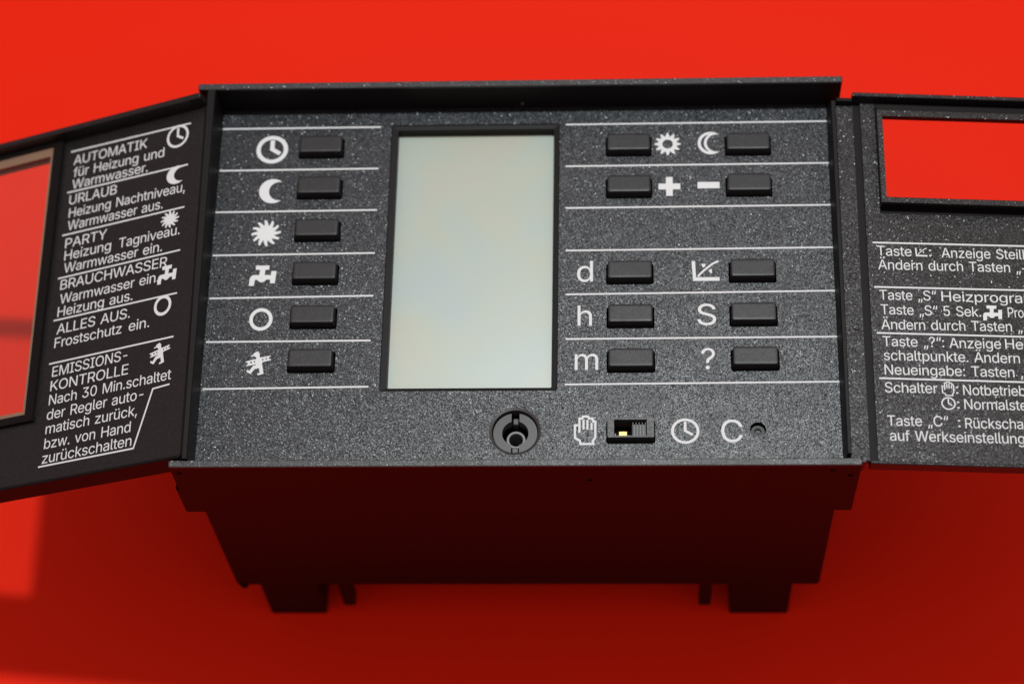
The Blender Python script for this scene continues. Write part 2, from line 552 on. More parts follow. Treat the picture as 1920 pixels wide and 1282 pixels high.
# letter outlines: character -> [advance, loops], 509 units to a capital
GLYPHS = json.loads(r"""{"+":[453,[[[198,34],[198,364],[255,364],[255,34]],[[61,172],[61,226],[391,226],[391,172]]]],
",":[188,[[[38,-119],[68,71],[137,71],[84,-119]]]],
"-":[453,[[[337,244],[337,188],[114,188],[114,244]]]],
".":[188,[[[73,1],[55,18],[51,53],[73,81],[95,87],[118,81],[140,53],[140,29],[118,1],[107,-3]]]],
"0":[453,[[[227,-7],[191,-3],[158,7],[130,24],[105,48],[85,77],[57,155],[48,254],[57,353],[85,431],[106,461],[130,484],[159,502],[191,512],[227,516],[262,512],[295,502],[348,461],[368,431],[396,353],[405,254],[396,155],[368,77],[348,48],[323,24],[295,7],[263,-3]],[[250,52],[271,60],[306,92],[330,144],[342,213],[338,332],[320,393],[290,435],[271,449],[227,460],[182,449],[147,416],[123,365],[111,295],[115,176],[134,116],[163,74],[182,60],[203,52]]]],
"3":[453,[[[188,-5],[133,10],[108,22],[70,57],[48,104],[44,132],[109,132],[126,87],[150,66],[200,51],[258,55],[291,69],[315,93],[328,125],[328,163],[306,211],[275,234],[229,246],[157,248],[157,299],[288,448],[288,452],[70,452],[70,509],[372,509],[372,461],[211,278],[211,289],[279,286],[333,262],[371,222],[391,173],[390,116],[383,90],[354,45],[309,12],[251,-5]]]],
"5":[453,[[[192,-5],[140,11],[99,41],[71,82],[60,130],[122,130],[138,89],[173,60],[221,50],[259,56],[291,75],[314,104],[328,162],[314,221],[290,251],[257,270],[201,276],[139,255],[128,246],[67,253],[96,509],[366,509],[366,452],[151,452],[134,301],[194,330],[252,332],[294,321],[345,285],[370,251],[386,210],[391,163],[381,102],[352,52],[309,15],[253,-4]]]],
"6":[453,[[[226,-7],[168,3],[119,31],[84,74],[66,130],[65,187],[93,268],[252,509],[322,509],[151,261],[145,261],[184,302],[235,314],[291,305],[316,295],[355,262],[380,215],[389,157],[387,127],[368,73],[333,30],[284,3]],[[245,50],[293,73],[322,119],[326,178],[314,213],[293,241],[263,259],[207,264],[174,252],[148,229],[126,179],[126,138],[148,86],[174,63],[207,50]]]],
"7":[453,[[[97,0],[323,448],[323,452],[62,452],[62,509],[391,509],[391,449],[165,0]]]],
":":[188,[[[73,1],[55,18],[51,53],[73,81],[95,87],[118,81],[140,53],[140,29],[118,1],[107,-3]],[[83,272],[55,294],[51,328],[63,349],[95,362],[128,349],[140,328],[140,304],[128,284],[107,272]]]],
"?":[358,[[[132,152],[141,230],[168,269],[236,321],[255,349],[262,384],[257,413],[232,445],[193,461],[150,458],[115,437],[94,396],[92,378],[27,378],[38,430],[64,471],[103,499],[151,514],[206,514],[255,498],[292,470],[316,430],[324,382],[316,332],[292,292],[204,216],[194,177],[194,152]],[[141,1],[124,18],[118,41],[124,64],[152,85],[176,85],[203,64],[208,29],[186,1],[176,-3]]]],
"A":[480,[[[16,0],[201,509],[276,509],[463,0],[395,0],[287,302],[232,478],[245,478],[197,322],[85,0]],[[110,142],[110,199],[370,199],[370,142]]]],
"B":[456,[[[60,0],[60,509],[241,509],[304,501],[350,477],[381,442],[396,398],[397,353],[387,320],[356,286],[315,267],[315,262],[347,254],[378,234],[411,184],[418,136],[410,88],[386,48],[368,31],[317,8],[247,0]],[[125,57],[281,60],[309,67],[330,80],[353,115],[354,153],[333,197],[306,218],[248,231],[125,231]],[[125,285],[273,290],[314,314],[335,355],[333,393],[326,412],[313,429],[294,442],[240,452],[125,452]]]],
"C":[510,[[[225,-3],[186,7],[150,25],[119,49],[92,79],[70,115],[53,157],[40,254],[53,352],[70,393],[92,429],[119,459],[150,484],[186,501],[225,512],[317,511],[383,485],[435,438],[459,397],[473,348],[408,348],[380,407],[330,444],[267,456],[209,445],[161,414],[125,364],[113,332],[103,254],[113,177],[141,117],[184,76],[237,56],[300,56],[344,72],[389,114],[408,160],[473,160],[459,112],[420,53],[363,13],[293,-6]]]],
"D":[502,[[[96,0],[96,57],[254,60],[318,81],[343,99],[379,149],[397,216],[397,294],[379,361],[364,388],[320,428],[291,441],[221,452],[93,452],[93,509],[273,505],[315,495],[353,478],[385,455],[412,426],[433,391],[449,351],[462,255],[449,159],[433,119],[411,83],[384,54],[351,31],[312,14],[268,3]],[[125,509],[125,0],[60,0],[60,509]]]],
"E":[419,[[[60,0],[60,509],[372,509],[372,452],[125,452],[125,286],[355,286],[355,229],[125,229],[125,57],[375,57],[375,0]]]],
"F":[410,[[[60,0],[60,509],[369,509],[369,452],[125,452],[125,278],[346,278],[346,221],[125,221],[125,0]]]],
"G":[520,[[[269,-7],[225,-3],[185,7],[149,25],[118,49],[91,79],[69,116],[53,157],[43,203],[40,254],[43,305],[53,352],[69,393],[91,429],[117,459],[149,484],[184,501],[223,512],[291,514],[340,504],[384,483],[436,436],[468,373],[474,349],[408,349],[378,406],[344,436],[300,453],[265,456],[209,445],[160,414],[125,364],[113,332],[103,254],[113,177],[141,117],[184,76],[210,63],[269,53],[322,61],[365,85],[396,123],[413,173],[415,202],[434,199],[283,199],[283,256],[478,256],[475,160],[466,124],[451,91],[431,62],[406,38],[377,19],[308,-4]]]],
"H":[517,[[[60,0],[60,509],[125,509],[125,289],[392,289],[392,509],[457,509],[457,0],[392,0],[392,232],[125,232],[125,0]]]],
"I":[300,[[[31,0],[31,57],[118,57],[118,452],[31,452],[31,509],[269,509],[269,452],[183,452],[183,57],[269,57],[269,0]]]],
"K":[467,[[[104,145],[104,216],[212,344],[364,509],[448,509],[231,276]],[[60,0],[60,509],[125,509],[125,334],[125,193],[125,0]],[[372,0],[188,259],[228,309],[449,0]]]],
"L":[393,[[[60,0],[60,509],[125,509],[125,57],[361,57],[361,0]]]],
"M":[628,[[[60,0],[60,509],[152,509],[277,187],[322,49],[307,49],[352,187],[476,509],[568,509],[568,0],[504,0],[504,291],[507,443],[507,457],[513,457],[463,310],[342,0],[286,0],[170,291],[118,441],[112,457],[119,457],[122,302],[122,0]]]],
"N":[523,[[[60,0],[60,509],[136,509],[343,183],[414,55],[405,54],[399,195],[399,509],[463,509],[463,0],[387,0],[202,290],[123,425],[108,452],[119,454],[125,301],[125,0]]]],
"O":[533,[[[267,-7],[225,-3],[186,7],[150,25],[119,49],[92,79],[70,115],[53,157],[40,254],[53,352],[70,393],[92,429],[119,459],[150,484],[186,501],[225,512],[267,516],[309,512],[348,501],[384,484],[415,459],[442,429],[464,393],[480,352],[490,305],[493,254],[490,203],[480,157],[464,115],[442,79],[415,49],[384,25],[348,7],[309,-3]],[[296,55],[349,76],[392,116],[420,176],[428,213],[428,295],[408,365],[372,415],[324,446],[267,456],[210,445],[184,433],[161,415],[125,364],[113,332],[103,254],[113,176],[125,144],[161,94],[210,63],[237,55]]]],
"P":[445,[[[60,0],[60,509],[235,509],[305,499],[356,471],[390,430],[407,377],[407,318],[390,265],[356,223],[305,195],[235,186],[109,186],[109,242],[257,244],[297,256],[324,279],[343,328],[339,385],[324,416],[297,439],[257,451],[125,452],[125,0]]]],
"R":[449,[[[60,0],[60,509],[236,509],[305,500],[333,489],[376,455],[401,408],[409,352],[401,296],[376,250],[333,217],[273,200],[96,198],[96,255],[258,256],[298,267],[325,287],[344,333],[340,389],[325,419],[298,440],[258,451],[125,452],[125,0]],[[353,0],[230,229],[303,229],[428,0]]]],
"S":[447,[[[188,-7],[128,9],[81,40],[51,83],[38,137],[104,137],[114,102],[150,66],[204,50],[267,54],[317,79],[338,106],[346,139],[340,168],[296,205],[145,253],[112,269],[86,289],[67,313],[56,341],[54,400],[75,448],[113,484],[165,508],[227,516],[289,508],[340,484],[377,449],[398,403],[401,378],[337,378],[332,402],[320,421],[280,449],[225,459],[167,448],[139,430],[121,405],[115,376],[122,345],[155,315],[328,256],[372,226],[395,198],[407,161],[406,112],[399,87],[370,43],[349,25],[294,0],[261,-7]]]],
"T":[449,[[[32,452],[32,509],[417,509],[417,452],[257,452],[257,0],[193,0],[193,452]]]],
"U":[517,[[[220,-6],[154,15],[126,33],[85,80],[71,108],[60,173],[60,509],[124,509],[124,178],[132,133],[153,95],[187,68],[232,53],[285,53],[331,68],[364,95],[385,133],[393,178],[393,509],[457,509],[457,173],[446,108],[433,80],[391,33],[332,2],[297,-6]]]],
"V":[480,[[[204,0],[16,509],[84,509],[192,206],[248,31],[235,31],[283,187],[395,509],[463,509],[278,0]]]],
"W":[686,[[[155,0],[16,509],[82,509],[163,196],[197,40],[189,40],[224,196],[306,509],[380,509],[462,196],[497,40],[488,40],[523,196],[603,509],[670,509],[530,0],[455,0],[368,323],[336,475],[350,475],[318,323],[230,0]]]],
"Y":[472,[[[203,0],[203,208],[16,509],[91,509],[192,344],[250,230],[224,230],[280,344],[381,509],[455,509],[268,208],[268,0]]]],
"Z":[438,[[[42,0],[42,46],[273,385],[341,476],[348,454],[40,452],[40,509],[397,509],[397,462],[169,129],[97,33],[90,54],[399,57],[399,0]]]],
"a":[389,[[[115,-3],[76,15],[48,45],[32,84],[36,146],[64,184],[125,211],[265,235],[276,257],[267,297],[240,322],[196,331],[137,316],[100,274],[41,291],[64,331],[95,358],[153,380],[239,379],[286,360],[312,336],[330,301],[337,251],[337,0],[277,0],[277,52],[272,52],[242,16],[199,-4],[181,-7]],[[211,51],[242,68],[270,108],[276,138],[276,190],[134,159],[103,139],[93,118],[96,82],[119,57],[156,46]]]],
"b":[424,[[[208,-7],[159,12],[118,59],[112,59],[112,0],[53,0],[53,509],[114,509],[114,319],[171,373],[207,383],[259,382],[313,361],[354,320],[370,293],[388,227],[388,151],[370,84],[336,34],[288,3],[260,-6]],[[242,49],[279,66],[306,97],[323,139],[327,215],[307,281],[280,311],[243,328],[198,328],[161,312],[134,282],[118,241],[114,162],[125,115],[147,78],[179,55],[198,49]]]],
"c":[396,[[[174,-5],[117,16],[72,58],[44,116],[34,187],[44,260],[72,318],[117,360],[144,374],[174,382],[243,381],[305,356],[349,308],[362,277],[303,262],[270,311],[207,330],[163,321],[130,296],[108,258],[96,187],[108,117],[130,80],[163,55],[220,47],[271,66],[304,117],[363,102],[331,43],[277,5],[226,-7]]]],
"d":[424,[[[165,-6],[111,16],[70,57],[43,116],[34,189],[43,261],[70,320],[112,361],[165,382],[218,383],[253,373],[306,319],[311,319],[311,509],[372,509],[372,0],[313,0],[313,59],[307,59],[266,12],[236,-3],[217,-7]],[[226,49],[263,65],[290,95],[306,138],[312,189],[300,263],[278,299],[246,322],[205,330],[162,322],[130,298],[108,261],[96,189],[109,117],[130,80],[162,55],[182,49]]]],
"e":[404,[[[177,-5],[145,3],[117,16],[92,35],[56,85],[37,150],[36,224],[55,290],[91,340],[142,373],[172,382],[246,380],[303,355],[347,305],[365,256],[371,169],[75,169],[75,221],[338,221],[310,202],[298,269],[277,301],[246,323],[205,330],[164,323],[131,301],[109,270],[97,231],[102,127],[121,88],[151,61],[190,48],[254,53],[294,82],[306,105],[365,91],[348,55],[320,26],[283,4],[237,-7]]]],
"f":[254,[[[228,379],[228,327],[6,327],[6,379]],[[81,0],[81,432],[87,470],[107,499],[135,519],[243,521],[227,468],[195,474],[164,468],[147,449],[142,419],[142,0]]]],
"g":[425,[[[156,-146],[97,-122],[59,-84],[51,-69],[101,-41],[142,-82],[187,-96],[236,-95],[282,-75],[298,-58],[308,-34],[311,68],[306,68],[266,23],[217,6],[165,7],[138,14],[90,43],[55,90],[36,154],[36,229],[55,293],[90,342],[112,361],[166,382],[218,383],[267,365],[308,319],[313,319],[313,379],[372,379],[372,-9],[363,-67],[334,-109],[291,-136],[237,-149]],[[227,61],[264,75],[290,103],[307,142],[311,219],[291,283],[264,312],[227,328],[182,328],[145,312],[118,282],[102,241],[96,193],[102,144],[118,104],[145,76],[183,61]]]],
"h":[410,[[[114,0],[53,0],[53,509],[114,509],[114,287],[102,287],[132,344],[152,362],[200,382],[252,383],[295,369],[328,340],[350,298],[357,240],[357,0],[296,0],[296,235],[286,286],[256,318],[210,329],[176,324],[136,297],[119,266],[115,248]]]],
"i":[167,[[[53,0],[53,379],[114,379],[114,0]],[[63,448],[43,472],[47,504],[73,522],[105,518],[121,504],[125,472],[105,448],[95,444]]]],
"j":[167,[[[53,379],[114,379],[114,-30],[102,-90],[80,-119],[47,-137],[-10,-143],[-10,-87],[31,-80],[47,-61],[53,-29]],[[62,448],[42,472],[42,494],[53,512],[83,524],[114,512],[125,494],[125,472],[105,448],[95,444]]]],
"k":[381,[[[110,137],[110,212],[121,212],[284,379],[360,379],[184,199],[177,199]],[[53,0],[53,509],[114,509],[114,0]],[[294,0],[148,186],[191,229],[372,0]]]],
"l":[189,[[[112,0],[74,20],[62,37],[53,84],[53,509],[114,509],[114,99],[120,62],[135,53],[170,54],[181,3],[147,-2]]]],
"m":[610,[[[53,0],[53,379],[112,379],[112,295],[108,295],[132,346],[172,376],[219,386],[268,375],[303,342],[321,295],[312,295],[326,329],[364,366],[417,385],[458,385],[497,372],[529,346],[550,307],[557,255],[557,0],[496,0],[496,254],[493,279],[473,313],[438,329],[387,326],[353,302],[336,263],[335,0],[274,0],[274,260],[265,297],[238,322],[185,329],[145,312],[119,274],[114,238],[114,0]]]],
"n":[410,[[[114,0],[53,0],[53,379],[112,379],[112,287],[102,287],[132,344],[152,362],[200,382],[252,383],[295,369],[328,340],[350,298],[357,240],[357,0],[296,0],[296,235],[286,286],[256,318],[210,329],[176,324],[136,297],[119,266],[115,248]]]],
"o":[415,[[[207,-8],[144,3],[117,16],[72,58],[44,116],[34,187],[44,260],[72,318],[117,360],[144,374],[174,382],[241,382],[271,374],[299,360],[343,318],[371,260],[379,225],[379,150],[359,85],[323,35],[299,16],[241,-5]],[[207,46],[252,55],[285,80],[307,117],[318,163],[314,236],[298,278],[270,310],[231,328],[184,328],[145,310],[118,278],[102,236],[96,187],[108,117],[130,80],[163,55]]]],
"p":[424,[[[53,-143],[53,379],[112,379],[112,319],[118,319],[171,373],[207,383],[259,382],[313,361],[354,320],[370,293],[388,227],[388,151],[370,84],[336,34],[288,3],[260,-6],[208,-7],[159,12],[114,59],[114,-143]],[[242,49],[279,66],[306,97],[323,139],[327,215],[307,281],[280,311],[243,328],[198,328],[161,312],[134,282],[118,241],[114,162],[125,115],[147,78],[179,55],[198,49]]]],
"r":[259,[[[53,0],[53,379],[112,379],[115,321],[137,354],[171,377],[243,384],[241,323],[174,321],[135,296],[115,254],[114,0]]]],
"s":[365,[[[133,-3],[93,12],[62,38],[41,73],[36,94],[94,107],[111,72],[141,52],[181,45],[227,53],[258,74],[268,103],[262,126],[243,144],[118,180],[92,192],[72,208],[58,227],[47,274],[55,314],[79,347],[115,370],[161,383],[234,379],[286,352],[318,308],[324,290],[268,277],[243,316],[210,331],[166,331],[131,317],[111,292],[110,264],[124,243],[172,223],[261,200],[287,187],[320,153],[331,107],[323,65],[298,31],[260,6],[210,-7]]]],
"t":[227,[[[204,379],[204,327],[6,327],[6,379]],[[65,471],[126,471],[126,98],[130,70],[144,55],[202,54],[213,2],[168,-4],[113,7],[92,21],[77,41],[68,64]]]],
"u":[410,[[[158,-3],[115,11],[82,39],[60,82],[53,139],[53,379],[114,379],[114,144],[116,117],[124,94],[137,75],[154,61],[200,50],[234,55],[263,71],[290,113],[296,153],[296,379],[357,379],[357,0],[298,0],[298,92],[307,92],[294,60],[277,35],[257,17],[209,-3]]]],
"v":[389,[[[163,0],[17,379],[84,379],[165,155],[206,21],[184,21],[224,155],[305,379],[371,379],[226,0]]]],
"w":[567,[[[138,0],[23,379],[87,379],[133,214],[175,41],[165,41],[199,189],[252,379],[316,379],[362,214],[402,41],[391,41],[427,189],[480,379],[545,379],[429,0],[368,0],[319,172],[281,318],[277,338],[291,338],[253,189],[199,0]]]],
"x":[379,[[[21,0],[171,218],[171,171],[29,379],[100,379],[188,237],[207,206],[175,206],[233,306],[282,379],[352,379],[209,169],[209,214],[358,0],[287,0],[200,136],[173,182],[205,182],[148,85],[91,0]]]],
"z":[380,[[[42,0],[42,46],[254,320],[48,323],[48,379],[333,379],[333,331],[126,60],[126,56],[339,56],[339,0]]]],
"Ä":[480,[[[16,0],[201,509],[276,509],[463,0],[395,0],[287,302],[232,478],[245,478],[197,322],[85,0]],[[110,142],[110,199],[370,199],[370,142]],[[292,577],[276,592],[272,623],[292,648],[322,651],[347,633],[351,602],[332,577],[322,574]],[[148,577],[129,602],[133,633],[148,648],[168,653],[188,648],[207,623],[203,592],[188,577],[179,574]]]],
"ü":[410,[[[158,-3],[115,11],[82,39],[60,82],[53,139],[53,379],[114,379],[114,144],[116,117],[124,94],[137,75],[154,61],[200,50],[234,55],[263,71],[290,113],[296,153],[296,379],[357,379],[357,0],[298,0],[298,92],[307,92],[294,60],[277,35],[257,17],[209,-3]],[[257,448],[238,472],[242,503],[266,522],[297,518],[316,494],[312,463],[287,444]],[[113,448],[94,472],[98,503],[123,522],[153,518],[172,494],[168,463],[144,444]]]],
"“":[300,[[[52,318],[104,509],[151,509],[121,318]],[[175,318],[228,509],[274,509],[244,318]]]],
"„":[287,[[[38,-119],[68,71],[138,71],[85,-119]],[[161,-119],[192,71],[261,71],[208,-119]]]]}""")


# ------------------------------------------------------------------ printed marks
def glyph_run(text, tight=20):
    """loops of a run of text in font units, and its inked width"""
    x, out = 0.0, []
    for ch in text:
        if ch == ' ':
            x += 260 - tight
            continue
        if ch == '−':
            ch = '-'
        adv, loops = GLYPHS[ch]
        out.append((ch, x, loops))
        x += adv - tight
    xs = [px + gx for _, gx, lps in out for lp in lps for px, _ in lp]
    return out, min(xs), max(xs)


CAP = 509.0


def text_line(name, parent, text, seg, z, cap, mapping, fit=None, track=1.0):
    """one printed line; its inked width (or that of fit) runs from seg start to seg end"""
    x0, y0, x1, y1 = seg
    run, a, b = glyph_run(text)
    _, fa, fb = glyph_run(fit or text)
    length = math.hypot(x1 - x0, y1 - y0)
    sx = length / (fb - fa)
    sy = cap / CAP
    dx, dy = (x1 - x0) / length, (y1 - y0) / length
    mb = MB(mapping)
    flip = 1 if dx > 0 else -1
    for ch, gx, loops in run:
        lps = [[(x0 + dx * (px + gx - a) * sx, y0 + dy * (px + gx - a) * sx + py * sy) for px, py in lp] for lp in loops]
        mb.sheet(lps, z, True)
    return mb.build(name, INK, parent)


def px_shape(loops, asp=1.0):
    """picture-like coordinates (y down) -> a unit box -1..1"""
    xs = [x for lp in loops for x, _ in lp]
    ys = [y for lp in loops for _, y in lp]
    cx, cy = (min(xs) + max(xs)) / 2, (min(ys) + max(ys)) / 2
    hx, hy = (max(xs) - min(xs)) / 2, (max(ys) - min(ys)) / 2
    return [[((x - cx) / hx, -(y - cy) / hy) for x, y in lp] for lp in loops]


def arc(cx, cy, r, a0, a1, n=24):
    return [(cx + r * math.cos(math.radians(a0 + (a1 - a0) * i / n)), cy + r * math.sin(math.radians(a0 + (a1 - a0) * i / n))) for i in range(n + 1)]


def crescent(r0, c1, r1, tip):
    """crescent between the circle r0 about 0 and the circle r1 about c1; tip = x of the horns"""
    ty = math.sqrt(max(0.0, r0 * r0 - tip * tip))
    a = math.degrees(math.atan2(ty, tip))
    b = math.degrees(math.atan2(ty, tip - c1))
    return arc(0, 0, r0, a, 360 - a, 36) + arc(c1, 0, r1, 360 - b, b, 30)


def unit(loops):
    xs = [x for lp in loops for x, _ in lp]
    ys = [y for lp in loops for _, y in lp]
    cx, cy = (min(xs) + max(xs)) / 2, (min(ys) + max(ys)) / 2
    hx, hy = (max(xs) - min(xs)) / 2, (max(ys) - min(ys)) / 2
    return [[((x - cx) / hx, (y - cy) / hy) for x, y in lp] for lp in loops]


def sun_loop(n, r_in, tip_w, bend, r_out=1.0, val_w=0.0):
    out = []
    for i in range(n):
        a = 2 * math.pi * i / n + math.pi / 2
        h = math.pi / n
        out.append((r_in * math.cos(a - h), r_in * math.sin(a - h)))
        mid = (r_in + r_out) / 2
        out.append((mid * math.cos(a - h * .52 + bend * .3), mid * math.sin(a - h * .52 + bend * .3)))
        out.append((r_out * math.cos(a - tip_w + bend), r_out * math.sin(a - tip_w + bend)))
        out.append((r_out * math.cos(a + tip_w + bend), r_out * math.sin(a + tip_w + bend)))
        out.append((mid * math.cos(a + h * .52 + bend * .3), mid * math.sin(a + h * .52 + bend * .3)))
    return out


def clock_shape(inner, w):
    return [[[*circle(0, 0, 1, 48)], [*circle(0, 0, inner, 48)]],
            [ribbon([(0, inner - 0.06), (0, 0.02), (0.52, -0.30)], w)]]


SHAPES = {
    'clock': clock_shape(0.80, 0.19),
    'bold_clock': clock_shape(0.73, 0.27),
    'ring': [[circle(0, 0, 1, 48), circle(0, 0, 0.70, 48)]],
    'moon': [unit([crescent(1.0, 0.491, 0.761, 0.62)])],
    'sun': [unit([sun_loop(12, 0.56, 0.075, 0.10)])],
    'sun_outline': [unit([sun_loop(12, 0.66, 0.05, 0.0), circle(0, 0, 0.40, 32)])],
    'plus': [[[(-.31, 1), (-.31, .31), (-1, .31), (-1, -.31), (-.31, -.31), (-.31, -1), (.31, -1), (.31, -.31), (1, -.31), (1, .31), (.31, .31), (.31, 1)]]],
    'minus': [[rect(-1, 1, -1, 1)]],
    'tap': [px_shape([[(525, 330), (995, 330), (985, 470), (860, 480), (845, 655), (1060, 660), (1070, 520), (1245, 520), (1215, 940), (1050, 940),
                       (1045, 810), (920, 810), (885, 845), (850, 875), (800, 897), (740, 905), (690, 890), (640, 858), (600, 820), (540, 815),
                       (520, 850), (500, 1025), (330, 1025), (345, 780), (365, 730), (400, 690), (440, 665), (480, 655), (665, 655), (680, 480), (530, 470)]])],
    'sweep': [px_shape([[(470, 432), (540, 405), (560, 350), (630, 318), (680, 300), (735, 380), (735, 465), (775, 490), (1040, 430), (1062, 460), (1010, 487),
                         (1018, 528), (1075, 528), (1085, 562), (825, 628), (830, 700), (885, 945), (885, 975), (720, 1015), (703, 988), (722, 955), (775, 945),
                         (745, 800), (610, 830), (500, 978), (375, 905), (370, 885), (395, 850), (460, 880), (560, 730), (655, 705), (640, 690), (370, 740),
                         (345, 708), (400, 690), (395, 642), (335, 632), (325, 603), (540, 548), (635, 530), (640, 490), (565, 437), (485, 466)],
                        [(465, 612), (515, 600), (522, 650), (472, 662)], [(572, 590), (610, 582), (615, 632), (578, 640)],
                        [(815, 530), (855, 520), (862, 568), (822, 578)], [(915, 505), (955, 495), (962, 545), (922, 555)]])],
}
_oc = crescent(1.0, 0.46, 0.76, 0.67)
_ic = crescent(0.76, 0.392, 0.907, -0.13)
SHAPES['moon_outline'] = [unit([_oc, _ic])]
_hand = [ribbon([(280, 540), (280, 256), (338, 256), (352, 216), (456, 216), (472, 258), (540, 258), (556, 318), (598, 322), (600, 640), (545, 718), (556, 770),
                 (300, 770), (290, 705), (190, 650), (190, 394), (250, 394)], 44)]
_allh = _hand + [ribbon([(362, 285), (362, 478)], 42), ribbon([(440, 285), (440, 482)], 42), ribbon([(523, 345), (523, 488)], 40)]
_allh = px_shape(_allh)
SHAPES['hand'] = [[lp] for lp in _allh]
_ax = [[(172, 195), (238, 195), (250, 503), (695, 503), (697, 572), (195, 572)],
       ribbon([(285, 488), (330, 440), (400, 378), (470, 322), (560, 256), (620, 222), (685, 200)], 36),
       [(355, 250), (440, 248), (428, 300), (383, 322)], [(492, 375), (555, 345), (556, 430), (530, 430)]]
SHAPES['axis'] = [[lp] for lp in px_shape(_ax)]
SYMBOL_NAMES = {'clock': 'clock_symbol', 'bold_clock': 'clock_symbol', 'ring': 'circle_symbol', 'moon': 'moon_symbol', 'sun': 'sun_symbol',
                'sun_outline': 'sun_symbol', 'moon_outline': 'moon_symbol', 'plus': 'plus_symbol', 'minus': 'minus_symbol', 'tap': 'tap_symbol',
                'sweep': 'chimney_sweep_symbol', 'hand': 'hand_symbol', 'axis': 'curve_symbol'}


def symbol(kind, box, z, parent, mapping, mirror=1):
    cx, cy, hx, hy = box
    mb = MB(mapping)
    for k, loops in enumerate(SHAPES[kind]):
        mb.sheet([[(cx + mirror * x * hx, cy + y * hy) for x, y in lp] for lp in loops], z + 0.012 * k)
    return mb.build(SYMBOL_NAMES[kind], INK, parent)


def letter(ch, box, z, parent):
    cx, cy, hx, hy = box
    _, loops = GLYPHS[ch]
    mb = MB()
    mb.sheet([[(cx + x * hx, cy + y * hy) for x, y in lp] for lp in unit(loops)], z, True)
    return mb.build('printed_letter', INK, parent)


def divider(pts, w, z, parent, mapping=None):
    return MB(mapping).sheet([ribbon([tuple(p) for p in pts], w)], z).build('divider_line', INK, parent)


# ------------------------------------------------------------------ setting: the red paper sheet
mb = MB()
S = 900
mb.loft([(rect(-S, S, -S, S), TABLE_Z - 3), (rect(-S, S, -S, S), TABLE_Z)])
table = mb.build('table_top', PAPER)
table.location = BASE
table['kind'] = 'structure'

# ------------------------------------------------------------------ the controller
ctl = thing('heating_controller', 'black heating controller with grey display, white symbols and two open lids, standing on red paper',
            'heating controller', BASE)

# housing
h = MB()
h.loft([(rrect(-77.4, 81.5, -43.7, 59.3, .6), -18.2), (rrect(-77.4, 81.5, -43.7, 59.3, .6), -5.1)], True, False)
h.build('upper_housing', HOUSE, ctl)
h = MB()
h.loft([(rrect(-73.1, 77.6, -43.4, 55, 1.0), -68), (rrect(-73.1, 77.6, -43.4, 55, 1.0), -18.25)])
h.build('lower_housing', HOUSE, ctl)
for x0, x1 in ((-67.0, -52.0), (55.2, 70.7)):
    MB().box(x0, x1, -43.3, -30, -90, -68, 0.6, 0.05).build('foot', HOUSE, ctl)
    MB().box(x0, x1, 36, 49, -90, -68, 0.6, 0.05).build('foot', HOUSE, ctl)
for x0, x1 in ((-46.9, -43.6), (47.0, 50.2)):
    MB().box(x0, x1, -43.2, -39.5, -84.3, -68, 0.5, 0.3, bottom=True).build('peg', HOUSE, ctl)
MB().loft([(circle(-71.2, -42.6, 1.1, 16), -70.2), (circle(-71.2, -42.6, 1.4, 16), -68)]).build('peg', HOUSE, ctl)

# the rim round the control panel
tr = MB().box(-77.65, 81.85, 58.0, 59.7, -5, 9.4, 0.35, 0.05).build('top_rim', SMOOTH, ctl)
MB().box(-77.7, 81.9, 57.97, 59.75, 9.3, 10, 0.35, 0.22).build('rim_edge', RIM, tr)
b = MB().box(-76.55, 81.45, -43.97, -42.28, -5, 8.6, 0.35, 0.05).build('bottom_rim', HOUSE, ctl)
MB().box(-76.6, 81.5, -44.0, -42.25, 8.5, 9, 0.35, 0.2).build('rim_edge', RIM, b)
for x, z in ((-74.6, 5.5), (75.1, 6.0), (79.2, 3.0), (19.8, 0.8)):
    hb = MB()
    lp = circle(x, z, 0.6, 20)
    hb.map = lambda px, py, pz: (px, pz, py)
    hb.loft([(lp, -44.03), (lp, -43.0)])
    hb.build('screw_hole', VOID, b)
lw = MB()
lw.loft([([(-75.3, 57.98), (-75.3, -42.2), (-72.35, -42.2), (-72.75, 57.98)], -3),
         ([(-75.3, 57.98), (-73.5, -42.2), (-72.15, -42.2), (-73.25, 57.98)], 9.8),
         ([(-75.1, 57.98), (-73.3, -42.2), (-72.35, -42.2), (-73.45, 57.98)], 10.0)])
lw.build('side_rim', SMOOTH, ctl)
rw = MB()
rw.loft([([(78.5, 57.9), (78.1, -42.2), (79.3, -42.2), (80.2, 57.9)], -3),
         ([(78.75, 53.0), (78.2, -41.4), (79.2, -41.4), (80.0, 53.0)], 9.3),
         ([(78.95, 52.8), (78.4, -41.3), (79.05, -41.3), (79.8, 52.8)], 9.6)])
rw.build('side_rim', SMOOTH, ctl)

# buttons: (x centre, y centre)
BUTTONS = [(-47.25, 46.45), (-47.1, 34.65), (-46.95, 22.6), (-46.8, 10.6), (-46.65, -1.3), (-46.5, -13.0),
           (29.35, 46.1), (29.37, 34.1), (29.42, 10.2), (29.5, -1.65), (29.52, -13.4),
           (58.8, 45.95), (58.72, 34.25), (58.85, 10.4), (58.75, -1.4), (58.8, -13.1)]
BW, BH = 5.45, 2.55
LCD_IN = (-28.3, 10.8, -19.8, 51.9)
LCD_OUT = (-29.95, 12.2, -20.75, 53.2)
SOCK = (2.4, -31.2)
RESET = None

